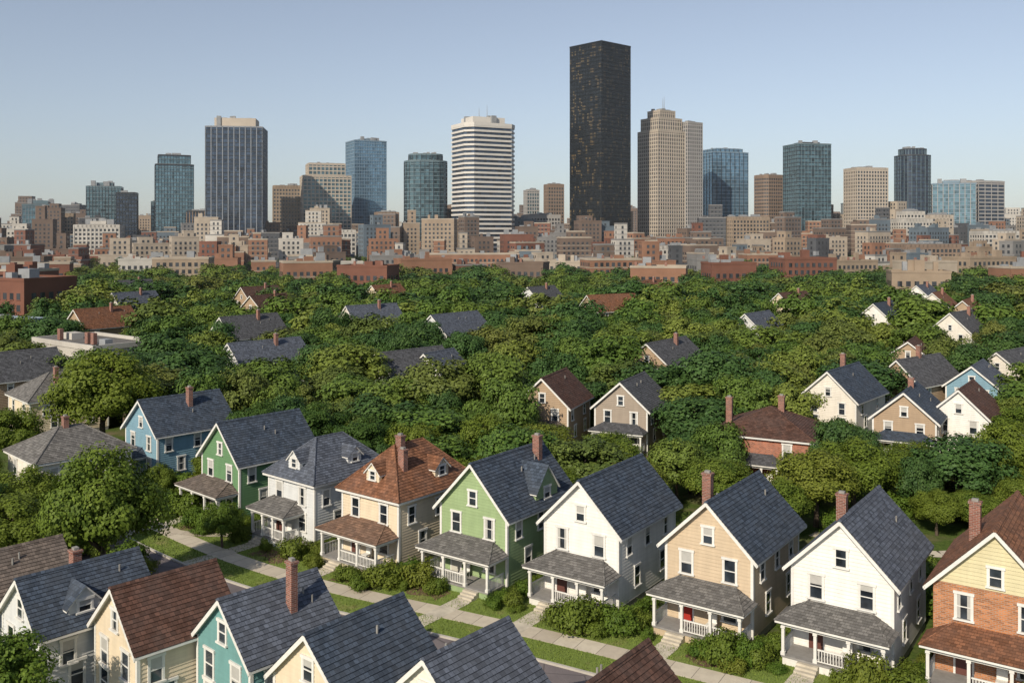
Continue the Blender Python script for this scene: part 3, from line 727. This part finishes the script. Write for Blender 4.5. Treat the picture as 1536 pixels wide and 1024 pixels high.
# ------------------------------------------------------------------ trees
def foliage_mesh(name,seed,R,H,zc,ncl,nl,ls,rc,trunk=True,leaf=LEAF,shell=.25):
    rg=np.random.default_rng(seed); mb=MB()
    C=[];
    while len(C)<ncl:
        p=rg.normal(size=3); p/=np.linalg.norm(p); r=rg.random()**shell
        if p[2]<-.75: continue
        if any(np.linalg.norm(p*r-c[3])<.22 for c in C) and rg.random()<.8: continue
        lob=1+.14*math.sin(3*math.atan2(p[1],p[0])+seed)+.07*math.sin(5*p[2]+seed*2)
        q=np.array([p[0]*R*r*lob,p[1]*R*r*lob,zc+p[2]*H*r*(1 if p[2]>0 else .7)])
        C.append((q[0],q[1],q[2],p*r))
    C=np.array([[c[0],c[1],c[2]] for c in C]); RC=rc*rg.uniform(.7,1.3,ncl)
    if trunk:
        r0=.045*R+.06; top=zc-H*.25
        mb.tube((0,0,-.2),(0.08*R*rg.normal()*.4,0.0,top*.6),r0*1.25,r0*.9,BARK,9)
        mb.tube((0,0,top*.55),(0.1,0.05,zc+H*.35),r0*.9,r0*.25,BARK,7)
        for k in range(min(ncl,16)):
            c=C[k]; st=top*rg.uniform(.55,1.0); mb.tube((0,0,st),tuple(c),r0*.45,r0*.1,BARK,5)
    nb=len(mb.v)
    me_v=[np.array(mb.v).reshape(-1,3)] if nb else []
    faces=list(mb.f)
    cols=[np.zeros((nb,2))] if nb else []
    off=nb; matidx=[1]*len(faces)
    core=np.array([0,0,zc-.25*H]); S3=np.array([R,R,H])
    for k in range(ncl):
        c=C[k];r=RC[k]
        n=int(nl*(r/rc)**2)
        d=rg.normal(size=(n,3)); d[:,2]+=.25; d/=np.linalg.norm(d,axis=1)[:,None]
        lump=1+.25*np.sin(d[:,0]*4+k)*np.cos(d[:,1]*5+k*2)
        p=c+d*(r*lump*(rg.random(n)**.30*1.1))[:,None]*np.array([1,1,.85])
        cr=(p-core)/S3; cr/=np.linalg.norm(cr,axis=1)[:,None]+1e-6
        nrm=d*.7+cr*.7+rg.normal(size=(n,3))*.36; nrm/=np.linalg.norm(nrm,axis=1)[:,None]
        t=np.cross(nrm,rg.normal(size=(n,3))); t/=np.linalg.norm(t,axis=1)[:,None]
        b=np.cross(nrm,t); s=(ls*rg.uniform(.55,1.35,n))[:,None]
        V=np.stack([p-t*s*.5,p+b*s*.34,p+t*s*.5,p-b*s*.34],1).reshape(-1,3)
        me_v.append(V); f=(np.arange(n*4).reshape(-1,4)+off).tolist(); faces+=f; off+=n*4; matidx+=[0]*n
        cc=np.zeros((n*4,2)); cc[:,0]=np.clip(rg.normal(.5,.3),0,1)*.6+np.repeat(rg.random(n),4)*.4; cc[:,1]=np.repeat(rg.random(n),4)
        cols.append(cc)
    V=np.concatenate(me_v); K=np.concatenate(cols)
    me=bpy.data.meshes.new(name); me.from_pydata(V.tolist(),[],faces)
    me.materials.append(leaf); me.materials.append(BARK)
    me.polygons.foreach_set('material_index',matidx)
    ca=me.color_attributes.new('Col','FLOAT_COLOR','POINT'); A=np.ones((len(V),4),dtype=np.float32); A[:,:2]=K; A[:,2]=0
    ca.data.foreach_set('color',A.ravel()); me.update()
    return me
BIG=[foliage_mesh('leafy_tree_mesh',s,3.3,3.2,5.4,62,430,.23,.95,True,l) for s,l in ((1,LEAF),(2,LEAF),(3,LEAF2),(4,LEAF3))]
MID=[foliage_mesh('mid_tree_mesh',s,3.4,h,5.3,50,200,.33,.95,True,l) for s,l,h in ((11,FL[0],3.3),(12,FL[1],3.7),(13,FL[2],3.1),(14,FL[0],3.6),(15,FL[3],3.2),(16,FL[1],3.4))]
FAR=[foliage_mesh('far_tree_mesh',s,3.5,h,4.9,32,95,.50,1.05,True,l) for s,l,h in ((21,FL[0],3.4),(22,FL[1],4.0),(23,FL[2],3.2),(24,FL[3],3.5),(25,FL[0],3.8),(26,FL[1],3.3))]
BUSH=[foliage_mesh('bush_mesh',s,.85,.55,.55,22,170,.12,.34,False,BUSHLEAF,.5) for s in (31,32,33)]
def place(name,me,x,y,sc,sz=None,parent=None):
    o=bpy.data.objects.new(name,me); COL.objects.link(o); o.location=(x,y,0); o.rotation_euler=(0,0,random.uniform(0,6.28))
    s=sc*random.uniform(.95,1.05); o.scale=(s,s*random.uniform(.92,1.08),sz or s)
    if parent: o.parent=parent
    return o
TP=[]
def tree(x,y,s,sz=None,me=None,name='leafy_tree'):
    TP.append((x,y,3.4*s)); place(name,me or random.choice(BIG),x,y,s,sz)
tree(-29.8,68,1.2,1.26,BIG[0]); tree(-50,114,1.6,1.38,BIG[0]); tree(-25.8,46.2,.78,.84,BIG[1]); tree(-33,63.5,.6,.55)
tree(-43.5,84,.9,.66); tree(-46,79,1.0,.7); tree(-39,86,.7,.55); tree(-56,104,1.0,.85); tree(-60,97,.9,.7); tree(-40,74,.95,.68); tree(-36.5,80,.7,.5)
tree(-24.9,80.2,.5,.44,BIG[1]); tree(-35,92.5,.5,.45); tree(49,93,1.15,.9,BIG[0]); tree(42.5,98,.8,.58); tree(36,103,.9,.72); tree(33,90,1.05,.8,BIG[0])
tree(28,86,1.05,.78,BIG[3]); tree(23.5,82,.8,.6); tree(37,92,.9,.66); tree(19.5,89,.8,.62); tree(10,96,.95,.72); tree(3.5,99,1.0,.75,BIG[3]); tree(-3,101,1.0,.82)
tree(12,89,.8,.6); tree(-10,98,1.0,.8); tree(-16,101,1.0,.8); tree(-22,104,1.1,.9); tree(18.5,97,.8,.62); tree(-29,107,1.0,.85)
tree(55,101,.8,.62); tree(60,108,1,.8); tree(41.5,84,.6,.42); tree(47,86,.7,.5); tree(52,88,.8,.6); tree(38,83.5,.6,.45)
tree(-54,92,.9,.7); tree(-31,97,.6,.55); tree(-18,93.5,.7,.6); tree(4,88,.7,.55); tree(-4,90,.7,.6)
def linex(x):
    for i in range(len(LINE)-1):
        if LINE[i][0]<=x<=LINE[i+1][0]:
            t=(x-LINE[i][0])/(LINE[i+1][0]-LINE[i][0]); return LINE[i][1]*(1-t)+LINE[i+1][1]*t
    return LINE[0][1]+(LINE[0][0]-x)*.8 if x<LINE[0][0] else 27
def blocked(x,y,r,h):
    for hx,hy,hr_ in FOOT:
        if abs(hy-y)>60 or hy>530: continue
        dx,dy=x-hx,y-hy; D=math.hypot(dx,dy)
        if D<hr_+r*.75: return True
        L0=math.hypot(hx,hy); ux,uy=-hx/L0,-hy/L0; al=dx*ux+dy*uy; la=abs(dx*uy-dy*ux)
        if hy>95 and 0<al<12+hy*.085 and la<hr_*.7+r*.4 and h>3.4: return True
    return False
cnt=0;tries=0
while cnt<250 and tries<16000:
    tries+=1
    y=random.uniform(84,215); x=random.uniform(-.68*y-6,.68*y+6)
    if y<linex(x)+17: continue
    s=random.uniform(.8,1.6) if y<120 else random.uniform(1.0,1.95)
    zt=random.uniform(.75,1.1)*(1 if y>112 else .8)*(.72+.26*s)
    if any((a-x)**2+(b-y)**2<(.66*(c+3.4*s))**2 for a,b,c in TP): continue
    if blocked(x,y,3.4*s,8.6*zt): continue
    TP.append((x,y,3.4*s)); place('leafy_tree',random.choice(MID),x,y,s,zt); cnt+=1
for t_ in range(5000):   # understorey trees in the remaining gaps
    if cnt>420: break
    y=random.uniform(88,215); x=random.uniform(-.66*y,.66*y)
    if y<linex(x)+18: continue
    s=random.uniform(.5,.75)
    if any((a-x)**2+(b-y)**2<(.7*(c+3.4*s))**2 for a,b,c in TP) or blocked(x,y,3.4*s,5): continue
    TP.append((x,y,3.4*s)); place('leafy_tree',random.choice(MID),x,y,s,s*random.uniform(.9,1.3)); cnt+=1
mass=empty('distant_tree_mass')
cnt=0
y=205
while y<600:
    x=-.70*y-10; st=8.6 if y<490 else 12.5
    while x<.70*y+10:
        px,py=x+random.uniform(-3.8,3.8),y+random.uniform(-3.8,3.8)
        s=random.choice((.8,1.2,1.5,2.0))*random.uniform(.85,1.15); z=(.74+.28*s)*random.uniform(.76,1.14)
        if y>440: z*=.74
        if not any((px-a)**2+(py-b)**2<(c+2)**2 for a,b,c in PLACED if b<700) and not blocked(px,py,3,9) and random.random()<(.94 if y<470 else .65):
            place('far_tree',random.choice(FAR),px,py,s,z,mass); cnt+=1
        x+=st*random.uniform(.8,1.3)
    y+=st*.92+ (y-190)*.012
for i in range(200):
    yy=random.uniform(600,820); xx=random.uniform(-.66*yy,.66*yy)
    if all((xx-a)**2+(yy-b)**2>(c+3)**2 for a,b,c in PLACED): place('far_tree',random.choice(FAR),xx,yy,random.uniform(.8,1.3),random.uniform(.8,1.3),mass)
print('far trees',cnt)

def bush(x,y,s,sz=None): place('shrub',random.choice(BUSH),x,y,s,sz)
def hl(h,u,v):
    x,y,th=h; t=math.radians(th); return x+u*math.cos(t)+v*math.sin(t), y-u*math.sin(t)+v*math.cos(t)
HS=[(-27.8,89,42),(-19.4,82,40),(-11.6,76.2,38),(-3,72,36),(5.0,67.8,35),(13.2,62.8,35),(20.6,58.4,35),(28.4,54.8,35)]
for k,h in enumerate(HS):
    side=1 if k!=3 else -1
    for u,v,s in ((.6,-3.1,.7),(1.4,-3.4,1.0),(2.7,-3.3,1.35),(4.2,-2.6,1.2),(-3.9,-3.1,.9),(3.5,-4.2,.8),(-4.3,-1.5,.8),(4.4,-.8,.9),(-2.9,-3.5,.6)):
        if random.random()<.86:
            a,b=hl(h,side*u+random.uniform(-.3,.3),v+random.uniform(-.3,.3)); bush(a,b,s*random.uniform(.8,1.3),s*random.uniform(.8,1.5))
    mbd=MB(); pts=[hl(h,side*(.1+3.9*i/9),-2.5) for i in range(10)]+[hl(h,side*(.1+3.9*i/9),-4.3-.35*math.sin(i*.9+k)) for i in range(9,-1,-1)]
    mbd.poly([(p[0],p[1],.078) for p in pts],SOIL); mbd.obj('flower_bed')
    for j in range(5):
        a,b=hl(h,4.15+random.uniform(-.3,.3),1+j*1.9+random.uniform(-.5,.5)); bush(a,b,random.uniform(.5,.8))
    for j in range(7):
        a,b=hl(h,random.uniform(-4,4),random.uniform(11.5,16)); bush(a,b,random.uniform(1.0,2.0))
a,b=hl(HS[4],2.2,-3.9); bush(a,b,1.9,1.9); a,b=hl(HS[4],.9,-4.1); bush(a,b,1.4,1.3); a,b=hl(HS[2],4.6,-2.6); bush(a,b,1.7,1.6)
for j in range(70):
    i=random.randint(0,len(LP)-12); p=LP[i]+LN[i]*random.uniform(18.4,21); bush(p.x,p.y,random.uniform(.7,1.7))
for j in range(90):
    x=random.uniform(24,62); y=random.uniform(66,104)
    if not blocked(x,y,1,2): bush(x,y,random.uniform(.8,2.2))
for j in range(80):
    x=random.uniform(-50,-28); y=random.uniform(74,100)
    if (y<linex(x)-16 or y>linex(x)-5) and not blocked(x,y,1,2): bush(x,y,random.uniform(.7,2.0))

# ------------------------------------------------------------------ thin summer haze lying over the city
hm=bpy.data.materials.new('haze'); hm.use_nodes=True; hn=hm.node_tree
hn.nodes.remove(hn.nodes['Principled BSDF'])
vs=hn.nodes.new('ShaderNodeVolumeScatter'); vs.inputs['Color'].default_value=(.88,.94,1,1); vs.inputs['Density'].default_value=.00008; vs.inputs['Anisotropy'].default_value=.0
hn.links.new(vs.outputs[0],hn.nodes['Material Output'].inputs['Volume'])
mbh=MB(); mbh.box(-2500,2500,230,3500,-5,330,hm); mbh.obj('haze')

# ------------------------------------------------------------------ light, sky, camera
SUN_EL=math.radians(34); hd=Vector((-.52,-.854)).normalized()
to_sun=Vector((hd.x*math.cos(SUN_EL),hd.y*math.cos(SUN_EL),math.sin(SUN_EL)))
sl=bpy.data.lights.new('sun','SUN'); sl.energy=4.7; sl.angle=math.radians(.5); sl.color=(1,.89,.73)
so=bpy.data.objects.new('sun',sl); COL.objects.link(so); so.rotation_euler=to_sun.to_track_quat('Z','Y').to_euler(); so.location=(0,0,300)
w=bpy.data.worlds.new('World'); scene.world=w; w.use_nodes=True; nt=w.node_tree
sky=nt.nodes.new('ShaderNodeTexSky'); sky.sky_type='NISHITA'; sky.sun_disc=False; sky.sun_elevation=SUN_EL
sky.sun_rotation=math.atan2(hd.x,hd.y)
sky.air_density=1.0; sky.dust_density=.6; sky.ozone_density=5.0; sky.altitude=0
hs=nt.nodes.new('ShaderNodeHueSaturation'); hs.inputs['Saturation'].default_value=.62
nt.links.new(sky.outputs[0],hs.inputs['Color']); bg=nt.nodes['Background']; nt.links.new(hs.outputs[0],bg.inputs[0]); bg.inputs[1].default_value=.112

cam=bpy.data.cameras.new('camera'); co=bpy.data.objects.new('camera',cam); COL.objects.link(co)
co.location=(0,0,27); co.rotation_euler=(math.radians(90),0,0); cam.sensor_width=36; cam.lens=36*1400/1536; cam.shift_y=-162/1536
cam.clip_start=.5; cam.clip_end=40000; scene.camera=co
scene.view_settings.view_transform='Standard'; scene.view_settings.look='None'; scene.view_settings.exposure=0
